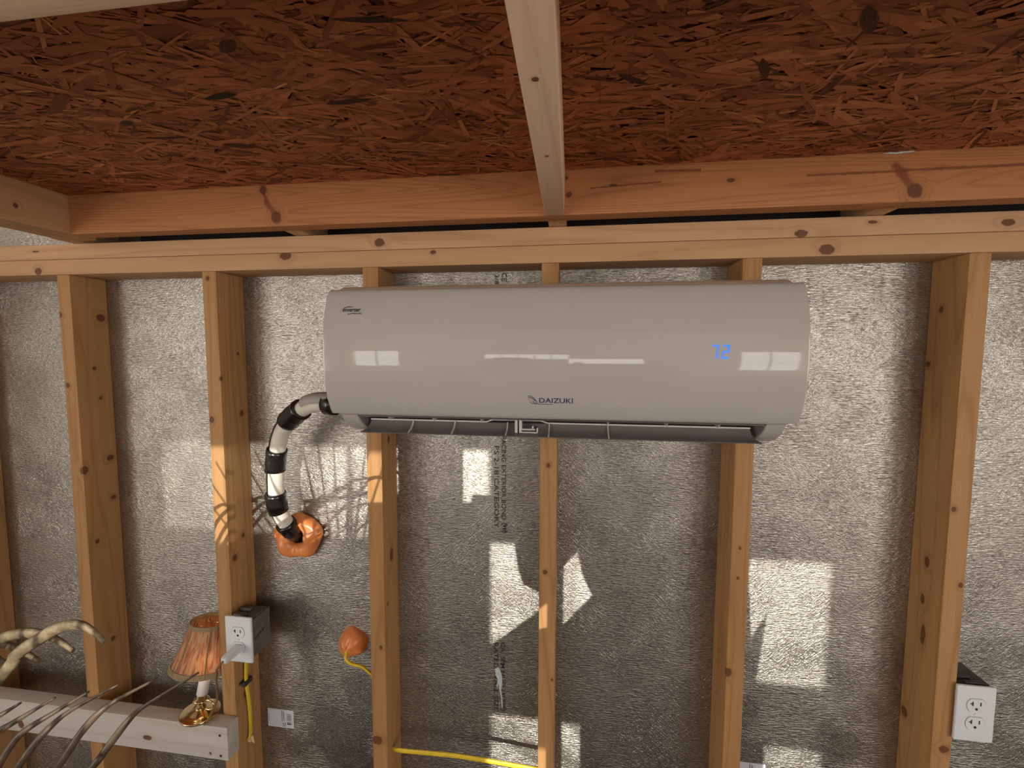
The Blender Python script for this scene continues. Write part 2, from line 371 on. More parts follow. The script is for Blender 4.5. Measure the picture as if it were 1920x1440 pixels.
# printing on the foil, reading downwards (tops of the letters to the right)
def foil_text(body, xb, ztop, size, spacing=1.0, length=None):
    vs, fs = text_mesh(body, size, bold=0.0002, spacing=spacing)
    w = max(v.x for v in vs); k = (length/w) if length else 1.0
    b = MB(); b.add([(xb + v.y, FY-0.0007, ztop - v.x*k) for v in vs], fs); return b.build('printed_text', 'ink', wall)
foil_text('SPACING EXTERIOR BOND', -0.1015, -0.392, 0.016, length=0.223)
foil_text('PS 2-18 CATEGORY', -0.1200, -0.425, 0.016, length=0.212)
foil_text('CA. SFM HUD LISTED', -0.1030, -0.937, 0.016, length=0.190)
foil_text('RATED WALL SIZE', -0.1210, -0.940, 0.016, length=0.187)
foil_text('CE', -0.1015, -0.002, 0.017, length=0.022)
foil_text('3/8', -0.1190, -0.006, 0.014, length=0.024)
foil_text('PS 2-18 CATEGORY', -1.270, -0.850, 0.014, length=0.30)
b = MB()                                     # round mark after BOND: two arcs and a small dark crest between them
for s0 in (0.6, 3.74):
    arc = [(-0.0945 + 0.0115*math.cos(s0+1.95*t/10), -0.636 + 0.0125*math.sin(s0+1.95*t/10)) for t in range(11)]
    inn = [(-0.0945 + 0.0097*math.cos(s0+1.95*t/10), -0.636 + 0.0107*math.sin(s0+1.95*t/10)) for t in range(11)]
    b.prism([(p[0], p[1]) for p in arc] + list(reversed(inn)), FY-0.0007, FY-0.0002)
for q in ([(-0.099, -0.629), (-0.089, -0.627), (-0.089, -0.632), (-0.095, -0.634)], [(-0.099, -0.636), (-0.090, -0.634), (-0.090, -0.640), (-0.098, -0.639)], [(-0.098, -0.641), (-0.089, -0.642), (-0.090, -0.647), (-0.096, -0.645)]):
    b.prism(q, FY-0.0007, FY-0.0002)
b.build('printed_emblem', 'ink', wall)
# pale smear below the lettering
sm = [(-0.118, -1.010), (-0.110, -1.006), (-0.104, -1.014), (-0.100, -1.030), (-0.099, -1.050), (-0.102, -1.066), (-0.099, -1.090), (-0.098, -1.112), (-0.101, -1.120), (-0.102, -1.090), (-0.106, -1.072), (-0.109, -1.050), (-0.112, -1.062), (-0.114, -1.058), (-0.111, -1.040), (-0.117, -1.026)]
MB().prism(sm, FY-0.0012, FY-0.0003).build('paint_smear', 'bluepaint', wall)

# ------------------------------------------------------------------ loft: the ceiling over the wall's upper edge
ZB, ZT = 0.073, 0.162
ceil = struct(MB().box(-1.16, 1.75, -0.69, FY-0.001, ZT+0.004, ZT+0.012).build('ceiling', 'strand'), 'dark red-brown strand board ceiling')
ceil.data.attributes.new('tone', 'FLOAT', 'POINT')
for d in ceil.data.attributes['tone'].data: d.value = 0.33
fl = MB(); fl.uv = []; fl.tone = []
def strand(cx, cy, L, w, a, z, tone, tilt=0.0, tip=0.28, leaf=False):
    ca, sa = math.cos(a), math.sin(a)
    out = [(-L/2, -w*random.uniform(.05, tip)), (-L*random.uniform(.28, .46), -w/2), (L*random.uniform(.28, .46), -w/2*random.uniform(.8, 1.1)), (L/2, -w*random.uniform(0, tip)),
           (L/2*random.uniform(.9, 1.0), w*random.uniform(.05, tip)), (L*random.uniform(.25, .45), w/2), (-L*random.uniform(.25, .45), w/2*random.uniform(.8, 1.1)), (-L/2*random.uniform(.9, 1), w*random.uniform(.05, tip))]
    if leaf: out = [(-L/2, -w*0.04), (-L*0.26, -w*0.34), (L*0.08, -w*0.5), (L*0.36, -w*0.25), (L/2, w*0.06), (L*0.24, w*0.38), (-L*0.06, w*0.5), (-L*0.36, w*0.27)]
    vs = [(min(1.74, max(-1.075, cx+u*ca-v*sa)), min(-0.089, max(-0.648, cy+u*sa+v*ca)), z + tilt*v/w) for u, v in out]
    fl.add(vs, [tuple(range(8))]); o = random.uniform(0, 50)
    fl.uv += [(u/0.1+o, v/0.03+o) for u, v in out]; fl.tone += [tone]*8
NS = 18500
for i in range(NS):
    L = random.uniform(0.025, 0.10); w = random.uniform(0.0025, 0.013)*(0.6+L*5)
    a = random.gauss(0.12, 0.42) if random.random() < 0.8 else random.uniform(-1.6, 1.6)
    t = min(0.95, max(0.12, random.gauss(0.47, 0.12)))
    if random.random() < 0.07: t = random.uniform(0.10, 0.24); w *= 0.6
    if random.random() < 0.05: t = random.uniform(0.75, 0.95); w *= 0.35
    strand(random.uniform(-1.1, 1.72), random.uniform(-0.66, -0.08), L, w, a, ZT - 0.0032*i/NS, t, random.uniform(-0.0007, 0.0007))
for (x, y, L, w, a) in ((-0.501, -0.259, 0.062, 0.019, 0.25), (-0.333, -0.483, 0.036, 0.016, -0.5), (0.375, -0.431, 0.055, 0.016, 0.95), (-0.621, -0.35, 0.030, 0.013, -0.2), (-0.15, -0.50, 0.085, 0.009, 0.15), (-0.25, -0.36, 0.075, 0.012, -0.05), (0.02, -0.42, 0.05, 0.013, 0.4), (0.60, -0.36, 0.05, 0.012, -0.5), (0.30, -0.36, 0.05, 0.012, 1.1), (-0.60, -0.30, 0.07, 0.009, 0.05), (-0.42, -0.395, 0.055, 0.013, -0.1), (0.14, -0.36, 0.05, 0.010, 0.6)):
    strand(x, y, L, w, a, ZT-0.0034, random.uniform(-0.02, 0.1), 0, 0.12, True)
st = fl.build('strand', 'strand', ceil); st['kind'] = 'stuff'
bmK = [(-0.590, -0.088, 0.150, 0.010, (0.9, 1, 1)), (-0.562, -0.088, 0.092, 0.011, (1.1, 1, 1.2)), (0.058, -0.088, 0.112, 0.006, (1, 1, 1)), (0.053, -0.088, 0.144, 0.003, e1), (0.355, -0.088, 0.125, 0.005, (1.6, 1, 0.8)), (0.142, -0.088, 0.126, 0.004, (2.2, 1, 0.6)), (0.663, -0.088, 0.092, 0.012, (1.1, 1, 1.1))]
m = wood('beam_pine', 0, 33, L3, D3, bmK, rings=24, streaks=[((0.487, -0.088, 0.127), (0.633, -0.088, 0.127), 0.0022), ((0.633, -0.088, 0.128), (0.86, -0.088, 0.128), 0.0024), ((0.630, -0.088, 0.135), (0.668, -0.088, 0.086), 0.0065), ((-0.590, -0.088, 0.152), (-0.583, -0.088, 0.125), 0.003), ((-0.583, -0.088, 0.125), (-0.556, -0.088, 0.086), 0.006), ((0.10, -0.088, 0.122), (0.23, -0.088, 0.128), 0.0016), ((0.22, -0.088, 0.148), (0.30, -0.088, 0.146), 0.0022)])
MB().box(-1.078, 1.75, -0.088, -0.050, ZB, ZT).build('edge_beam', m, ceil, bevel=0.0028)
m = wood('joist_pine', 1, 37, L4, D4, [(0.03, -0.35, ZB, 0.003, e1), (0.028, -0.52, ZB, 0.004, e1)], rings=7)
MB().box(0.012, 0.050, -0.648, -0.0885, ZB, ZT-0.004).build('joist', m, ceil, bevel=0.0028)
m = wood('near_beam_pine', 0, 39, L4, D4, rings=7)
MB().box(-1.078, 1.75, -0.687, -0.649, ZB, ZT).build('edge_beam', m, ceil, bevel=0.0028)
m = wood('side_beam_pine', 1, 41, (0.56, 0.32, 0.165), D2, [(-1.078, -0.185, 0.106, 0.005, e1)], rings=9)
MB().box(-1.117, -1.079, -0.69, -0.030, ZB, ZT).build('side_beam', m, ceil, bevel=0.0028)
MB().box(-1.1565, -1.1185, -0.69, -0.026, ZB-0.001, ZT-0.001).build('side_beam', m, ceil, bevel=0.0028)
# roof frame beyond the loft: rafter feet standing on the plate, boarding above
m = wood('rafter_pine', 1, 44, L2, D2, rings=7)
for x in (-1.19, -0.58, 0.015, 0.635, 1.25):
    MB().box(x, x+0.038, -0.046, FY-0.002, 0.0775, 0.165).build('rafter', m, wall, bevel=0.002)
struct(MB().box(-2.6, 2.6, -4.2, 0.3, 0.95, 0.97).build('ceiling_roof', plain('roof_boards', (0.13, 0.085, 0.06), 0.8, 0, 0.2, 0.2, 8.0)), 'dark roof boarding above the loft')
MB().box(-1.076, 1.75, 0.078, 0.0835, 0.0768, ZT+0.003).build('eave_shade_board', 'slot', wall)  # black board added to draw the shade in the gap above the plate
# torn paper sticking out over the beam
b = MB()
pts = [(0.606, 0.1565), (0.618, 0.1590), (0.628, 0.1578), (0.640, 0.1600), (0.661, 0.1608), (0.652, 0.1570), (0.63, 0.1552)]
b.prism(pts, -0.0912, -0.0897); tag(b.build('paper_scrap', 'scrap'), 'torn grey paper scrap poking out above the long beam', 'paper')

# ------------------------------------------------------------------ rest of the room behind the camera
struct(MB().box(-2.6, 2.6, -4.2, FY, -H-0.05, -H).build('floor', 'floor'), 'dull concrete floor')
def pierced(name, axis, at0, at1, u0, u1, holes, mat, z0=-H, z1=0.96):
    """one wall made of the cells that are not openings; holes are (u0,u1,z0,z1)"""
    us = sorted({u0, u1, *[h[0] for h in holes], *[h[1] for h in holes]}); zs = sorted({z0, z1, *[h[2] for h in holes], *[h[3] for h in holes]})
    b = MB()
    for i in range(len(us)-1):
        for j in range(len(zs)-1):
            cu, cz = (us[i]+us[i+1])/2, (zs[j]+zs[j+1])/2
            if any(h[0] < cu < h[1] and h[2] < cz < h[3] for h in holes): continue
            if axis == 'y': b.box(us[i], us[i+1], at0, at1, zs[j], zs[j+1])
            else: b.box(at0, at1, us[i], us[i+1], zs[j], zs[j+1])
    return struct(b.build(name, mat))
YB = -4.2
def op(x, z): return x - TA*(FY-YB), z + TE*(FY-YB)      # where the sun that lands at (x, z) on the foil passes the back wall
tx0, tz0 = op(-1.061, -0.687); tx1, tz1 = op(-0.131, -0.432)
wx0, wz0 = op(-0.129, -1.45); wx1, wz1 = op(0.667, -0.668); _, ra = op(0, -0.977); _, rb_ = op(0, -1.130)
holes = [(tx0, tx1, tz0, tz1), (wx0, wx1, ra, wz1), (wx0, wx1, wz0, rb_), (-2.45, -1.88, -0.85, 0.10), (1.80, 2.40, -1.00, 0.10)]
pierced('wall_back', 'y', YB-0.1, YB, -2.6, 2.6, holes, 'board')
for i, (a, c, d, e) in enumerate(holes):
    w = struct(MB().box(a, c, YB-0.053, YB-0.048, d, e).build('window_%d' % (i+1), 'glass'))
    n = 5 if i == 0 else (1 if i in (1, 2) else 2)
    for k in range(1, n):
        x = a + (c-a)*k/n; MB().box(x-0.008, x+0.008, YB-0.07, YB-0.03, d, e).build('muntin', 'whitep', w)
    if i > 2: MB().box(a, c, YB-0.07, YB-0.03, (d+e)/2-0.008, (d+e)/2+0.008).build('muntin', 'whitep', w)
    portal(((a+c)/2, YB+0.01, (d+e)/2+H), (math.radians(90), 0, 0), c-a, e-d)
dl = (-3.9, -1.90, -1.25, 0.40); dr = (-4.0, -2.0, -1.25, 0.45)
pierced('wall_left', 'x', -2.7, -2.6, YB, FY, [dl], 'board'); pierced('wall_right', 'x', 2.6, 2.7, YB, FY, [dr], 'board')
for d, sx in ((dl, -1), (dr, 1)):
    portal((2.59*sx, (d[0]+d[1])/2, (d[2]+d[3])/2+H), (0, math.radians(90*sx), 0), d[3]-d[2], d[1]-d[0])

# unseen cut-out sheet added behind the camera, its outline shaped to block window sun
YT = -1.55
def tp(x, z): return (x - TA*(FY-YT), z + TE*(FY-YT))
tz = [(-0.071, -0.50), (-0.071, -0.662), (-0.061, -0.731), (-0.047, -0.778), (-0.007, -0.797), (0.020, -0.775), (0.041, -0.742), (0.089, -0.686), (0.100, -0.740), (0.125, -0.795), (0.030, -0.905), (0.022, -0.835), (-0.007, -0.845), (-0.127, -0.948), (-0.15, -0.948), (-0.15, -1.06), (0.100, -1.06), (0.104, -1.50), (0.547, -1.50), (0.536, -1.06), (0.514, -0.977), (0.533, -0.800), (0.499, -0.868), (0.488, -0.735), (0.489, -0.50)]
blocker = thing('sun_blocker', 'grey cut-out sheet added behind the camera to shape the sun patches', 'blocker', (0.2, YT, -H))
MB().prism([tp(*p) for p in tz], YT-0.008, YT+0.008).build('blocker_sheet', 'blocker', blocker)
tz = [(-0.372, -0.36), (-0.372, -0.560), (-0.43, -0.565), (-0.44, -0.75), (-0.132, -0.75), (-0.132, -0.553), (-0.176, -0.553), (-0.180, -0.575), (-0.200, -0.575), (-0.200, -0.36)]
MB().prism([tp(*p) for p in tz], YT-0.008, YT+0.008).build('blocker_flap', 'blocker', blocker)
MB().tube([(0.10, YT+0.02, -0.30), (0.10, YT+0.02, -H)], 0.02).build('blocker_pole', 'bamboo', blocker)

# ------------------------------------------------------------------ air conditioner
AX0, AX1 = -0.390, 0.445
PROF = [(-0.1700, -0.0760), (-0.1835, -0.0800), (-0.1950, -0.1000), (-0.2045, -0.1300), (-0.2105, -0.1750), (-0.2108, -0.2250), (-0.2012, -0.2770), (-0.1905, -0.3020), (-0.1838, -0.3125)]
pc = catmull([(y, 0, z) for y, z in PROF], 8); pc = [(p.x, p.z) for p in pc]
def py(z):
    for (y0, z0), (y1, z1) in zip(pc[6:], pc[7:]):
        if z1 <= z <= z0: return y0 + (y1-y0)*(z-z0)/(z1-z0)
    return pc[-1][0]
ac = thing('air_conditioner', 'grey-white wall-mounted split air conditioner with blue 72 display', 'air conditioner', (0.0275, -0.1, -0.37))
inner = [(y+0.0045, z) for y, z in pc]
MB().slab(pc + inner[::-1], [AX0, AX0+0.003, AX0+0.006, AX0+0.03, 0.0, AX1-0.03, AX1-0.006, AX1-0.003, AX1]).build('front_panel', 'ac_white', ac, bevel=0.0012, angle=math.radians(40))
up = [(-0.001, -0.0660), (-0.10, -0.0640), (-0.150, -0.0675), (-0.168, -0.0760)] + [(y+0.0065, z) for y, z in pc[10:]] + [(-0.172, -0.3165), (-0.10, -0.296), (-0.001, -0.296)]
MB().prism(up, AX0+0.010, AX1-0.010, 'x').build('casing', 'ac_case', ac, bevel=0.002)
low = catmull([(-0.172, 0, -0.3168), (-0.1580, 0, -0.3335), (-0.1370, 0, -0.3480), (-0.1130, 0, -0.3580), (-0.085, 0, -0.3635), (-0.05, 0, -0.3645), (-0.001, 0, -0.352)], 4)
low = [(p.x, p.z) for p in low]
for x0, x1 in ((AX0+0.012, -0.345), (0.402, AX1-0.012)):
    MB().prism(low + [(-0.001, -0.297), (-0.10, -0.297)], x0, x1, 'x', True).build('end_cheek', 'ac_white', ac, bevel=0.001, angle=math.radians(40))
sc = [(-0.001, -0.297), (-0.001, -0.352), (-0.05, -0.3645), (-0.082, -0.362), (-0.090, -0.345), (-0.102, -0.320), (-0.118, -0.2975)]
MB().prism(sc, -0.3445, 0.4015, 'x').build('air_outlet', 'ac_dark', ac)
b = MB(); b.box(-0.344, 0.401, -0.1715, -0.168, -0.3195, -0.3170); b.build('outlet_lip', 'ac_dark', ac)
for x in (-0.345, 0.402):                                    # curved inner side faces of the outlet
    s = 1 if x < 0 else -1
    MB().prism([(-0.168, -0.318), (-0.150, -0.336), (-0.122, -0.352), (-0.10, -0.345), (-0.118, -0.31)], x, x+s*0.004, 'x').build('outlet_side', 'ac_flap', ac)
for x in (-0.29, -0.20, -0.105, 0.135, 0.24, 0.33):           # upright vanes inside the outlet
    MB().prism([(-0.160, -0.3195), (-0.118, -0.304), (-0.108, -0.320), (-0.140, -0.331)], x, x+0.0022, 'x').build('vane', 'ac_rib', ac)
# flap: concave section from its upper rim to the flared lip
sec = catmull([(-0.1400, 0, -0.3305), (-0.1450, 0, -0.3372), (-0.1515, 0, -0.3428), (-0.1610, 0, -0.3468), (-0.1730, 0, -0.3492)], 4)
flap = MB(); ns = len(sec)
def fx(t): return (-0.331 - 0.009*t**2, 0.3865 + 0.009*t**2)
vs = []; nx = 2
for side in (0, 1):
    for i, p in enumerate(sec):
        xa, xb = fx(i/(ns-1))
        for x in (xa, xb): vs.append((x, p.x + 0.0025*side, p.z - 0.0022*side))
fs = []
for i in range(ns-1):
    a = 2*i; fs += [(a, a+1, a+3, a+2), (2*ns+a, 2*ns+a+2, 2*ns+a+3, 2*ns+a+1), (a, a+2, 2*ns+a+2, 2*ns+a), (a+1, 2*ns+a+1, 2*ns+a+3, a+3)]
fs += [(0, 2*ns, 2*ns+1, 1), (2*ns-2, 2*ns-1, 4*ns-1, 4*ns-2)]
flp = flap.add(vs, fs, True).build('louver_flap', 'ac_flap', ac, angle=math.radians(30))
rim = [(-0.3315, -0.3300), (-0.095, -0.3300), (-0.082, -0.3255), (0.010, -0.3255), (0.024, -0.3300), (0.387, -0.3300)]
b = MB()
for (x0, z0), (x1, z1) in zip(rim, rim[1:]):
    b.add([(x0, -0.1425, z0), (x1, -0.1425, z1), (x1, -0.1425, z1+0.0026), (x0, -0.1425, z0+0.0026), (x0, -0.1385, z0), (x1, -0.1385, z1), (x1, -0.1385, z1+0.0026), (x0, -0.1385, z0+0.0026)],
          [(0, 1, 2, 3), (7, 6, 5, 4), (0, 4, 5, 1), (3, 2, 6, 7), (0, 3, 7, 4), (1, 5, 6, 2)])
b.build('rim', 'ac_rib', flp)
for x in (-0.243, -0.158, -0.054, 0.026, 0.135):
    b = MB(); poly = [(p.x-0.0002, p.z) for p in sec] + [(p.x-0.004, p.z+0.0022) for p in reversed(sec[:-3])]
    b.prism(poly, x, x+0.002, 'x').build('rib', 'ac_rib', flp)
for (x0, x1, z0, z1) in ((-0.037, -0.032, -0.3455, -0.3215), (-0.029, -0.024, -0.3455, -0.3205), (-0.024, 0.001, -0.3400, -0.3375), (-0.0045, -0.002, -0.3390, -0.3320), (-0.024, 0.006, -0.3455, -0.3432), (0.004, 0.0065, -0.3450, -0.3355)):
    MB().box(x0, x1, -0.1600, -0.1460, z0, z1).build('hinge_bracket', 'ac_rib', flp)
def on_panel(vs, fs, name, mat, x0, z0):
    b = MB(); b.add([(x0+v[0], py(z0+v[1])-0.00045, z0+v[1]) for v in vs], fs); return b.build(name, mat, ac)
def strip2d(line, w):
    P = [Vector(p) for p in line]; n = len(P); out = []
    W_ = w if isinstance(w, list) else [w]*n
    for i in range(n):
        t = (P[min(i+1, n-1)] - P[max(i-1, 0)]).normalized(); q = Vector((-t.y, t.x))*W_[i]/2; out += [P[i]+q, P[i]-q]
    return [tuple(p) for p in out], [(2*i, 2*i+1, 2*i+3, 2*i+2) for i in range(n-1)]
vs, fs = text_mesh('Inverter', 0.0105, shear=0.22, bold=0.0003); k = 0.036/max(v.x for v in vs)
on_panel([(v.x*k, v.y) for v in vs], fs, 'printed_text', 'ink', -0.3540, -0.1200)
vs, fs = text_mesh('Pure DC', 0.0048, shear=0.2, bold=0.00012); on_panel(vs, fs, 'printed_text', 'ink', -0.3330, -0.1252)
def arc2(p0, p1, h, n=14): return [(p0[0]+(p1[0]-p0[0])*t/n, p0[1]+(p1[1]-p0[1])*t/n + h*math.sin(math.pi*t/n)) for t in range(n+1)]
sv, sf = strip2d(arc2((-0.006, -0.002), (0.0215, 0.0075), 0.0055), [0.0001 + 0.0016*math.sin(math.pi*(t/14)**1.6) for t in range(15)]); on_panel(sv, sf, 'printed_swoosh', 'ink', -0.3540, -0.1200)
sv, sf = strip2d(arc2((0.011, -0.0042), (0.021, -0.0020), -0.0016), [0.0014 - 0.0008*t/14 for t in range(15)]); on_panel(sv, sf, 'printed_swoosh', 'ink', -0.3540, -0.1200)
vs, fs = text_mesh('DAIZUKI', 0.0128, bold=0.00012); k = 0.060/max(v.x for v in vs)
on_panel([(v.x*k, v.y) for v in vs], fs, 'printed_text', 'inkblue', 0.0105, -0.2830)
for line, w in ((arc2((-0.008, 0.0125), (0.0085, 0.001), 0.0042), 0.0011), (arc2((-0.008, 0.0100), (0.0050, 0.0035), 0.0024), 0.0012), (arc2((0.0005, 0.0028), (0.0090, 0.0000), -0.0016), 0.0013), ([(-0.0045, 0.0012), (-0.001, -0.0012), (0.004, -0.0020), (0.020, -0.0022), (0.036, -0.0022)], 0.0009)):
    sv, sf = strip2d(line, w); on_panel(sv, sf, 'printed_swoosh', 'inkblue', -0.0005, -0.2835)
sv, sf = strip2d(arc2((-0.0078, 0.0095), (-0.0030, 0.0022), -0.0012), 0.0012); on_panel(sv, sf, 'printed_swoosh', 'inkamber', -0.0005, -0.2835)
def digit(ch, x0, z0, w=0.0115, h=0.0230, t=0.0032, sl=0.10):
    seg = {'7': 'abc', '2': 'abged'}[ch]; g = 0.0006; b = MB()
    R = {'a': (g, w-g, h-t, h), 'd': (g, w-g, 0, t), 'g': (g, w-g, h/2-t/2, h/2+t/2), 'b': (w-t, w, h/2+g, h-g), 'c': (w-t, w, g, h/2-g), 'f': (0, t, h/2+g, h-g), 'e': (0, t, g, h/2-g)}
    for s in seg:
        a, c, d, e = R[s]; v = [(a, d), (c, d), (c, e), (a, e)]
        vv = [(x0+p[0]+sl*p[1], py(z0+p[1])-0.0005, z0+p[1]) for p in v]; b.add(vv, [(0, 1, 2, 3)])
    b.build('display_digit', 'led', ac)
digit('7', 0.2930, -0.2035); digit('2', 0.3100, -0.2035)

# ------------------------------------------------------------------ refrigerant line set and its foam seal
pp = [(-0.380, -0.072, -0.312), (-0.447, -0.070, -0.309), (-0.491, -0.060, -0.309), (-0.534, -0.045, -0.320), (-0.575, -0.030, -0.344), (-0.610, -0.015, -0.374), (-0.637, 0.0, -0.410), (-0.654, 0.010, -0.462), (-0.661, 0.014, -0.520), (-0.664, 0.020, -0.574), (-0.661, 0.035, -0.621), (-0.654, 0.060, -0.661), (-0.662, 0.100, -0.691)]
path = catmull(pp, 6); NP = len(path)
line = thing('refrigerant_line', 'cream insulated pipe with black tape bands bending from the air conditioner to the wall', 'pipe', (-0.65, 0.01, -0.70))
Rp = 0.0185
MB().tube(path, Rp, 16).build('insulated_pipe', 'cream', line)
side = []
for i, p in enumerate(path):                                 # black drain pipe on the outer side of the bend
    t = (path[min(i+1, NP-1)] - path[max(i-1, 0)]).normalized(); o = t.cross(Vector((0, -1, 0)))
    if o.length < 1e-3: o = Vector((-1, 0, 0))
    o.normalize(); s = o if (o.x < 0 or o.z > 0.5) else -o
    u = i/NP; k = min(1, max(0, (u-0.05)/0.35))
    q = p + (s*0.0160 + Vector((0, 0.001, 0)))*k + Vector((0, 0.0, -0.012))*(1-k); side.append(q)
MB().tube(side, 0.0095, 12).build('drain_pipe', 'blackrubber', line)
hose = [p + Vector((0, -0.004, 0.0075)) for p in path[2:19]]
hr = []
hp = catmull(hose, 5); hr = [0.0165 + 0.0012*(i % 3 == 0) for i in range(len(hp))]
MB().tube(hp, hr, 14).build('ribbed_hose', 'hose', line)
for a, c, r in ((6, 9, 0.0245), (20, 28, 0.0250), (39, 45, 0.0238), (51, 57, 0.0240), (62, NP-1, 0.0242)):
    seg = [(p*0.84 + q*0.16) for p, q in zip(path[a:c+1], side[a:c+1])]
    MB().tube(seg, [r*(1+0.03*math.sin(i*2.1)) for i in range(len(seg))], 18).build('tape_band', 'black', line)
def blob(name, label, fn, nu, nv, closed=True):
    vs = [fn(2*math.pi*i/nu, 2*math.pi*j/nv) for i in range(nu) for j in range(nv)]
    fs = [(i*nv+j, ((i+1) % nu)*nv+j, ((i+1) % nu)*nv+(j+1) % nv, i*nv+(j+1) % nv) for i in range(nu) for j in range(nv)]
    return tag(MB().add(vs, fs, True).build(name, 'foam'), label, 'foam')
def ring(a, c):
    R = 0.0415 + 0.0020*math.sin(2*a+0.5) + 0.0012*math.sin(5*a); r = 0.0215*(1 + 0.10*math.sin(2*a+1.2) + 0.06*math.sin(5*a+c))
    w = 0.004*noise.noise(Vector((math.cos(a)*2, math.sin(a)*2, c)))
    rr = R + (r+w)*math.cos(c)
    return (-0.648 + rr*math.cos(a), FY-0.006 - (r+w)*1.1*(0.15+max(-0.2, math.sin(c))), -0.684 + rr*math.sin(a)*1.0)
blob('foam_seal', 'orange foam ring sealing the black taped pipe end in the foil wall', ring, 56, 18)
b = MB(); nu, nv = 30, 16; vs = []
for j in range(nv+1):
    ph = math.pi*0.56*j/nv
    for i in range(nu):
        a = 2*math.pi*i/nu; s = math.sin(ph)
        r = 1 + 0.16*math.sin(2*a+0.7)*s + 0.09*math.sin(3*a+2)*s + 0.10*noise.noise(Vector((math.cos(a)*1.6, math.sin(a)*1.6, ph*1.5)))
        x = 0.037*s*math.cos(a)*r; z = 0.044*s*math.sin(a)*r
        if z < -0.012 and x > 0.012: x += 0.008
        vs.append((-0.508+x, FY + 0.004 - 0.040*math.cos(ph)*(1+0.1*math.sin(3*a)), -0.973 + z))
b.add(vs, [(j*nu+i, j*nu+(i+1) % nu, (j+1)*nu+(i+1) % nu, (j+1)*nu+i) for j in range(nv) for i in range(nu)], True)
tag(b.build('foam_seal', 'foam'), 'small orange foam lump with a yellow cable coming out', 'foam')

# ------------------------------------------------------------------ yellow cables
def cable(pts, label, w=0.0052, h=0.0030, flat=(0, 0, 1)):
    return tag(MB().tube(catmull(pts, 6), w, 12, h, flat=flat).build('electrical_cable', 'yellow'), label, 'cable')
cable([(-0.507, 0.058, -0.975), (-0.503, 0.042, -0.990), (-0.488, 0.045, -1.004), (-0.462, 0.050, -1.013), (-0.436, 0.050, -1.032), (-0.414, 0.050, -1.046)], 'short yellow cable from the small orange foam lump to the stud', 0.0050, 0.0040)
cable([(-0.3755, 0.030, -1.210), (-0.351, 0.022, -1.204), (-0.27, 0.020, -1.199), (-0.198, 0.020, -1.197), (-0.10, 0.021, -1.201), (0.0, 0.025, -1.210)], 'long yellow cable strung low between two studs', 0.0060, 0.0030)
c3 = cable([(-0.772, 0.030, -0.966), (-0.776, 0.026, -1.02), (-0.777, 0.025, -1.070), (-0.776, 0.029, -1.12), (-0.777, 0.033, -1.17), (-0.780, 0.035, -1.222), (-0.787, 0.036, -1.242)], 'yellow cable running down the stud below the outlet', 0.0056, 0.0032, flat=(0, 1, 0))
b = MB(); b.box(-0.789, -0.7725, 0.012, 0.040, -1.0715, -1.0655); b.box(-0.7775, -0.7705, 0.012, 0.040, -1.0745, -1.0625)
tag(b.build('cable_staple', 'boxblack', bevel=0.001), 'black staple holding the yellow cable to the stud', 'staple')
for k, (dx, dz) in enumerate(((0.004, -0.012), (0.008, -0.020))):
    b = MB(); b.prism([(-0.7893, -1.243+k*0.004), (-0.7893+dx, -1.240), (-0.7893+dx*1.6, -1.240+dz), (-0.7893, -1.252)], 0.036+0.006*k, 0.039+0.006*k)
    tag(b.build('wood_splinter', wood('splinter_pine_%d' % k, 2, 60+k, L4, D4)), 'pale wood splinter at the drilled hole, ' + ('longer one' if k else 'shorter one'), 'splinter')

# ------------------------------------------------------------------ outlets
def outlet(label, px0, px1, pz0, pz1, yf, bx0, bx1, bz0, bz1, yb, boxmat, tabs):
    cx, cz = (px0+px1)/2, (pz0+pz1)/2
    t = thing('electrical_outlet', label, 'outlet', (cx, yf, pz0))
    bx = MB(); bx.box(bx0, bx1, yf+0.007, yb, bz0, bz1); box = bx.build('junction_box', boxmat, t, bevel=0.0015)
    for (x0, x1, y0, y1, h) in tabs:
        MB().box(x0, x1, y0, y1, bz1-0.001, bz1+h).build('box_tab', boxmat, box, bevel=0.0008)
    pl = MB().box(px0, px1, yf, yf+0.0065, pz0, pz1).build('cover_plate', 'whitep', t, bevel=0.003, seg=3)
    for s in (1, -1):
        c = (cx, cz + s*0.0195)
        prof = []
        for k in range(40):
            a = 2*math.pi*k/40; x = 0.0172*math.cos(a); z = 0.0172*math.sin(a); prof.append((c[0]+x, c[1]+max(-0.0140, min(0.0140, z))))
        seam = [(c[0]+(p[0]-c[0])*1.055, c[1]+(p[1]-c[1])*1.055) for p in prof]
        MB().prism(seam, yf-0.0003, yf+0.003).build('seam', 'greyseam', pl)
        r = MB().prism(prof, yf-0.0013, yf+0.003).build('receptacle', 'whitep', pl)
        q = yf-0.0017
        for (x0, x1, z0, z1) in ((-0.0085, -0.0060, -0.0005, 0.0080), (-0.0115, -0.0085, 0.0025, 0.0048), (0.0060, 0.0082, 0.0000, 0.0075)):
            MB().box(c[0]+x0, c[0]+x1, q, yf, c[1]+z0, c[1]+z1).build('slot', 'slot', pl)
        MB().prism([(c[0]+0.0027*math.cos(2*math.pi*k/16), c[1]-0.0073+0.0027*math.sin(2*math.pi*k/16)) for k in range(16)], q, yf).build('ground_hole', 'slot', pl)
    MB().prism([(cx+0.0028*math.cos(2*math.pi*k/14), cz+0.0028*math.sin(2*math.pi*k/14)) for k in range(14)], yf-0.0012, yf).build('screw', 'whitep', pl)
    return t, box
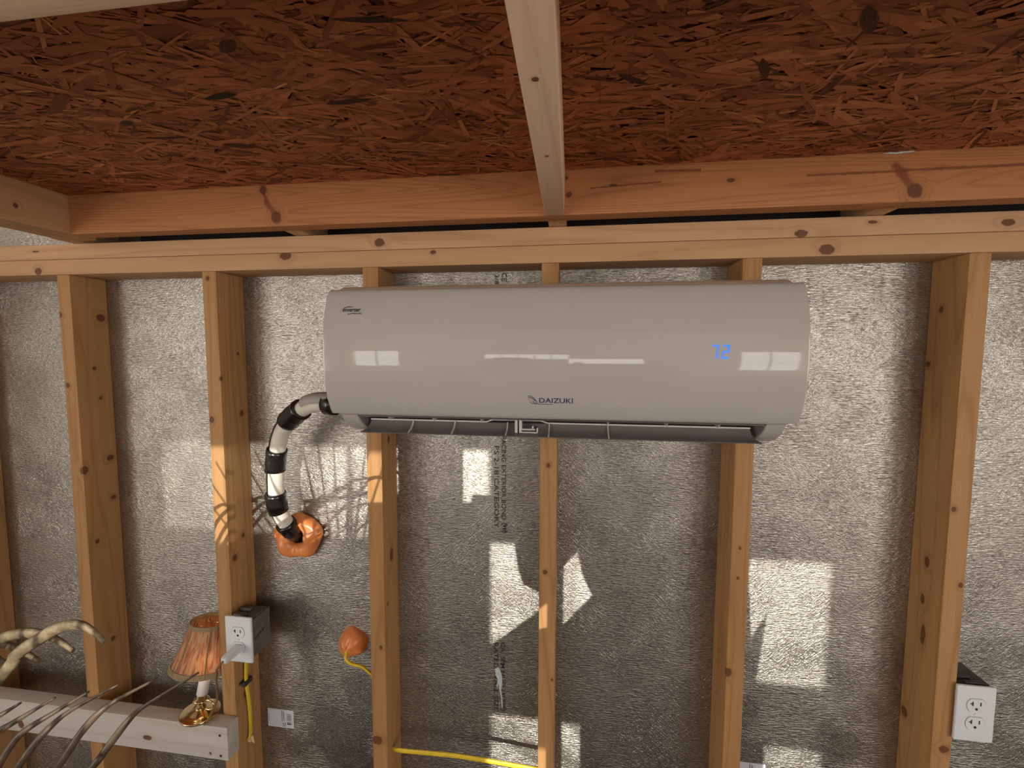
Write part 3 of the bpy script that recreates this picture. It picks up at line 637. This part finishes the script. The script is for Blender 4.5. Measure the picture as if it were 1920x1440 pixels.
ol, bxl = outlet('white outlet with a plug in it on a grey box, left of the orange foam', -0.783, -0.711, -0.971, -0.853, -0.030, -0.788, -0.722, -0.968, -0.872, 0.052, 'boxgrey', [(-0.785, -0.752, 0.0, 0.010, 0.006), (-0.748, -0.726, 0.004, 0.034, 0.004), (-0.785, -0.755, 0.022, 0.03, 0.008)])
for k in range(4): MB().box(-0.7219, -0.7212, -0.006+k*0.009, 0.0+k*0.009, -0.926+0.002*k, -0.920+0.002*k).build('moulded_mark', 'boxblack', bxl)
outlet('white empty double outlet beside the rightmost stud', 0.858, 0.929, -0.988, -0.869, -0.0100, 0.865, 0.926, -0.985, -0.872, 0.070, 'boxblack', [(0.868, 0.900, 0.015, 0.022, 0.006), (0.880, 0.918, 0.0, 0.008, 0.004)])

# ------------------------------------------------------------------ shelf board nailed across the studs
m = wood('shelf_pine', 0, 51, (0.56, 0.53, 0.50), (0.44, 0.38, 0.33), [(-1.015, -0.038, -1.199, 0.008, (1.8, 1, 0.9)), (-0.833, -0.038, -1.218, 0.004, e1), (-1.408, -0.038, -1.211, 0.010, e1)], rings=7)
sh = tag(MB().box(-2.2, -0.783, -0.0385, -0.0005, -1.233, -1.144).build('shelf_board', m, bevel=0.0025), 'pale board nailed level across the left studs under the lamp', 'board')
for z in (-1.166, -1.221):
    MB().prism([(-0.804+0.0035*math.cos(k*math.pi/6), z+0.0035*math.sin(k*math.pi/6)) for k in range(12)], -0.0392, -0.037).build('screw_head', 'steel', sh)

# ------------------------------------------------------------------ table lamp leaning against the stud
lamp = thing('table_lamp', 'small lit brass candlestick lamp with striped orange shade', 'lamp', (-0.892, -0.008, -1.144))
bc = Vector((-0.882, -0.014, -1.1425)); tilt = Matrix.Rotation(math.radians(4), 3, 'Y') @ Matrix.Rotation(math.radians(-3), 3, 'X')
def ml(prof, c, ax, name, mat, n=32, parent=lamp, **k): return MB().lathe(prof, c, n, axis=ax, **k).build(name, mat, parent)
ml([(0.0, 0.003), (0.027, 0.001), (0.043, 0.004), (0.046, 0.010), (0.044, 0.0112), (0.035, 0.0085), (0.024, 0.0125), (0.012, 0.020), (0.0, 0.024)], bc, tilt, 'base', 'brass')
lean = Matrix.Rotation(math.radians(3), 3, 'Y') @ Matrix.Rotation(math.radians(-13), 3, 'X')
s0 = bc + Vector((0, 0, 0.018))
ml([(0.0, 0), (0.009, 0.001), (0.014, 0.006), (0.008, 0.012), (0.012, 0.017), (0.019, 0.021), (0.019, 0.024), (0.011, 0.027), (0.0115, 0.038), (0.0, 0.039)], s0, lean, 'stem', 'brass')
ml([(0.0, 0.036), (0.0132, 0.036), (0.0125, 0.090), (0.0, 0.091)], s0, lean, 'candle_sleeve', 'candle', 20)
ml([(0.0, 0.091), (0.008, 0.093), (0.013, 0.112), (0.0155, 0.128), (0.010, 0.146), (0.0, 0.156)], s0, lean, 'bulb', 'bulb', 20)
lp = [(-0.878 + 0.016*math.cos(a), -0.012, -1.112 + 0.013*math.sin(a)) for a in [k*math.pi/10 - 2.2 for k in range(17)]]
MB().tube([Vector(p) + Vector((0.020, 0, 0)) for p in lp], 0.0022, 8).build('finger_loop', 'brass', lamp)
# shade: oval bell, pleated
tc, bcn = Vector((-0.887, 0.036, -0.917)), Vector((-0.9120, 0.026, -1.041))
def shp(u, a, dr=0.0):
    c = tc.lerp(bcn, u); fl_ = 0.12*u + 0.88*max(0.0, u)**1.7
    rx = 0.0500 + 0.0330*fl_ + dr; ry = 0.0330 + 0.0165*fl_ + dr
    p = 1 + 0.010*math.sin(a*40)
    return (c.x + rx*p*math.cos(a), c.y + ry*p*math.sin(a), c.z)
NU, NA = 14, 160; b = MB(); b.uv = []
vs = [shp(i/NU, 2*math.pi*j/NA) for i in range(NU+1) for j in range(NA+1)]
b.add(vs, [(i*(NA+1)+j, i*(NA+1)+j+1, (i+1)*(NA+1)+j+1, (i+1)*(NA+1)+j) for i in range(NU) for j in range(NA)], True)
b.uv = [(j/NA, i/NU) for i in range(NU+1) for j in range(NA+1)]
shade = b.build('lamp_shade', 'shade', lamp)
def band(u0, u1, name, dr=0.0015):
    b = MB(); n = 72; vs = []
    for u, d in ((u0, dr), (u1, dr), (u1, -0.001), (u0, -0.001)): vs += [shp(u, 2*math.pi*j/n, d) for j in range(n)]
    b.add(vs, [(k*n+j, k*n+(j+1) % n, ((k+1) % 4)*n+(j+1) % n, ((k+1) % 4)*n+j) for k in range(4) for j in range(n)], True); b.build(name, 'trim', shade, angle=math.radians(40))
band(-0.02, 0.075, 'trim_band'); band(0.915, 1.02, 'trim_band', 0.002)
for a in (-2.05, -0.95, 1.05, 2.2, 3.6):
    MB().tube([shp(u/8, a, 0.001) for u in range(9)], 0.0018, 6).build('trim_seam', 'trim', shade)
sp = MB()
for a in (0.2, 2.3, 4.4): sp.tube([tc + Vector((0, 0, -0.004)), Vector(shp(0.02, a, -0.002))], 0.0011, 6)
sp.build('wire_spider', 'brass', shade)
# plug and cord
pc0, pc1 = Vector((-0.7440, -0.034, -0.9300)), Vector((-0.7485, -0.078, -0.9330))
plug = MB().tube([pc0, pc0.lerp(pc1, 0.25), pc0.lerp(pc1, 0.9), pc1], [0.0150, 0.0150, 0.0135, 0.0110], 4, [0.0120, 0.0120, 0.0105, 0.0085], flat=(1, 0, 0.9)).build('plug', 'whitep', lamp, bevel=0.0012)
cd = [tuple(pc1), (-0.758, -0.086, -0.947), (-0.772, -0.072, -0.972), (-0.786, -0.060, -1.005), (-0.793, -0.052, -1.035), (-0.800, -0.047, -1.065), (-0.822, -0.046, -1.110), (-0.843, -0.040, -1.1395), (-0.862, -0.030, -1.136)]
MB().tube(catmull(cd, 6), 0.0026, 8).build('power_cord', 'cord', lamp)
bl = bpy.data.lights.new('bulb_light', 'POINT'); bl.energy = 0.34; bl.color = (1.0, 0.62, 0.32); bl.shadow_soft_size = 0.012
blo = bpy.data.objects.new('bulb_light', bl); COL.objects.link(blo); blo.location = s0 + lean @ Vector((0, 0, 0.135)) + Vector((0, -0.0, H)); 

# ------------------------------------------------------------------ stickers
def sticker(label, x0, x1, z1, z0):
    t = MB().box(x0, x1, FY-0.0008, FY-0.0001, z0, z1).build('sticker', 'paper'); tag(t, label, 'sticker')
    y = FY-0.0011; w = x1-x0; h = z1-z0
    def bar(a, c, d, e, name='printed_bar'): MB().box(x0+a*w, x0+c*w, y, FY-0.0008, z0+d*h, z0+e*h).build(name, 'ink', t)
    for d, e in ((0.20, 0.26), (0.29, 0.31), (0.34, 0.35), (0.42, 0.44), (0.50, 0.53), (0.57, 0.59), (0.63, 0.66), (0.70, 0.71), (0.75, 0.78)): bar(0.74, 0.91, d, e)
    bar(0.545, 0.56, 0.32, 0.95); bar(0.655, 0.675, 0.05, 0.30)
    for a, d, e in ((0.59, 0.40, 0.93), (0.61, 0.45, 0.88), (0.63, 0.38, 0.90), (0.04, 0.30, 0.72)): bar(a, a+0.008, d, e, 'printed_line')
    bar(0.57, 0.63, 0.08, 0.12); bar(0.58, 0.61, 0.17, 0.25)
sticker('white barcode sticker on the foil below the left outlet', -0.768, -0.690, -1.196, -1.249)
sticker('white sticker cut off by the lower picture edge beside a stud', 0.466, 0.544, -1.1855, -1.238)

# ------------------------------------------------------------------ rakes at the lower left
def rake(name_label, tines, hub, foot, mat, r, hand=0.014, weave=(), tip=0.6):
    t = thing('garden_rake', name_label, 'rake', (foot[0], foot[1], -H), 'garden rakes')
    for pts in tines:
        P = catmull(pts, 6); n = len(P)
        MB().tube(P, [r*(tip+(1-tip)*min(1, 3*(n-1-i)/n)) for i in range(n)], 8, [r*0.6*(tip+(1-tip)*min(1, 3*(n-1-i)/n)) for i in range(n)], flat=(0.6, 0.2, -0.6)).build('tine', mat, t)
    for pts, rw in weave: MB().tube(catmull(pts, 5), rw, 8).build('crosspiece', mat, t)
    hv = Vector(hub); fv = Vector(foot)
    MB().tube([hv + (hv-fv).normalized()*0.05, hv], [0.020, 0.024], 12).build('socket', 'steel', t)
    MB().tube([hv, fv], hand, 12).build('handle', 'bamboo', t)
    return t
hub = (-0.80, -0.545, -0.98)
T = [[(-0.6047, -0.5898, -0.6243), (-0.5752, -0.5803, -0.6091), (-0.5591, -0.5708, -0.5996)], [(-0.6066, -0.5898, -0.6424), (-0.5762, -0.5803, -0.6272), (-0.5534, -0.5708, -0.6139), (-0.5258, -0.5613, -0.5977)],
     [(-0.5762, -0.5898, -0.6747), (-0.5610, -0.5822, -0.6433), (-0.5477, -0.5756, -0.6272), (-0.5220, -0.5613, -0.6120), (-0.4916, -0.5518, -0.5939)], [(-0.5477, -0.5898, -0.6671), (-0.5296, -0.5813, -0.6376), (-0.5192, -0.5708, -0.6224), (-0.5040, -0.5613, -0.6101), (-0.4508, -0.5518, -0.5806)],
     [(-0.4926, -0.5898, -0.6566), (-0.4679, -0.5803, -0.6167), (-0.4508, -0.5708, -0.5958), (-0.4384, -0.5613, -0.5882), (-0.3985, -0.5518, -0.5673)], [(-0.4527, -0.5898, -0.6547), (-0.4375, -0.5803, -0.6329), (-0.4185, -0.5708, -0.6053), (-0.4052, -0.5613, -0.5930), (-0.3453, -0.5518, -0.5550)]]
TT = []
for i, p in enumerate(T):
    f = Vector(p[0]); h = Vector(hub)
    d = (f - Vector(p[1])).normalized(); mid = f + d*0.07 + (h-f)*0.25
    TT.append([tuple(h + Vector((0.006*(i-3), 0, 0))), tuple(h.lerp(mid, 0.55) + Vector((0.02, 0, -0.01))), tuple(mid)] + p)
for k in range(4):                                           # further tines beyond the left edge of the picture
    TT.append([hub, (-0.81-0.03*k, -0.555, -0.88), (-0.77-0.06*k, -0.565, -0.72), (-0.69-0.065*k, -0.575, -0.60+0.015*k)])
rake('thin-tined brown leaf rake in front of the pale shelf board', TT, hub, (-1.15, -0.50, -H), 'darktine', 0.0038, tip=0.3)
hub2 = (-0.86, -0.74, -0.82)
Hk = [[(-0.4474, -0.6549, -0.4914), (-0.4278, -0.6549, -0.4684), (-0.4032, -0.6549, -0.4514), (-0.3794, -0.6549, -0.4378), (-0.3573, -0.6549, -0.4327), (-0.3428, -0.6549, -0.4387), (-0.3335, -0.6549, -0.4463)],
      [(-0.5018, -0.6379, -0.4922), (-0.4729, -0.6379, -0.4693), (-0.4431, -0.6379, -0.4599), (-0.4193, -0.6379, -0.4591), (-0.4040, -0.6379, -0.4642), (-0.3896, -0.6379, -0.4718)],
      [(-0.5426, -0.6209, -0.5177), (-0.5060, -0.6209, -0.4897), (-0.4865, -0.6209, -0.4888), (-0.4686, -0.6209, -0.4948), (-0.4533, -0.6209, -0.5016)], [(-0.5851, -0.6039, -0.5390), (-0.5528, -0.6039, -0.5152), (-0.5358, -0.6039, -0.5169), (-0.5213, -0.6039, -0.5237)]]
TT = []
for p in Hk:
    f = Vector(p[0]); d = (f - Vector(p[1])).normalized(); h = Vector(hub2); mid = f + d*0.10 + (h-f)*0.15
    TT.append([hub2, tuple(h.lerp(mid, 0.5) + Vector((0.03, 0, -0.03))), tuple(mid)] + p)
for k in range(4): TT.append([hub2, (-0.84, -0.70, -0.72), (-0.74-0.03*k, -0.66+0.01*k, -0.58), (-0.66-0.04*k, -0.645+0.008*k, -0.525), (-0.625-0.04*k, -0.64+0.008*k, -0.54)])
rake('hook-ended bamboo rake reaching in above the thin-tined rake', TT, hub2, (-1.35, -1.15, -H), 'bamboo', 0.0053)
# a third rake behind the camera, the one whose tines stripe the sun on the studs
YR = -1.40
def rp(x, z): return (x - TA*(FY-YR), YR, z + TE*(FY-YR))
hub3 = rp(-0.535, -1.00); TT = []
for k in range(13):
    a = math.radians(-34 + 4.1*k); TT.append([hub3, rp(-0.535+0.27*math.sin(a), -1.00+0.27*math.cos(a)), rp(-0.535+0.62*math.sin(a*1.05), -1.00+0.58*math.cos(a))])
wv = [([rp(-0.70, -0.60), rp(-0.58, -0.588), rp(-0.44, -0.560)], 0.006), ([rp(-0.70, -0.645), rp(-0.58, -0.625), rp(-0.44, -0.585)], 0.004)]
rake('bamboo fan rake standing behind the camera', TT, hub3, (-0.5, -1.6, -H), 'bamboo', 0.0042, weave=wv)
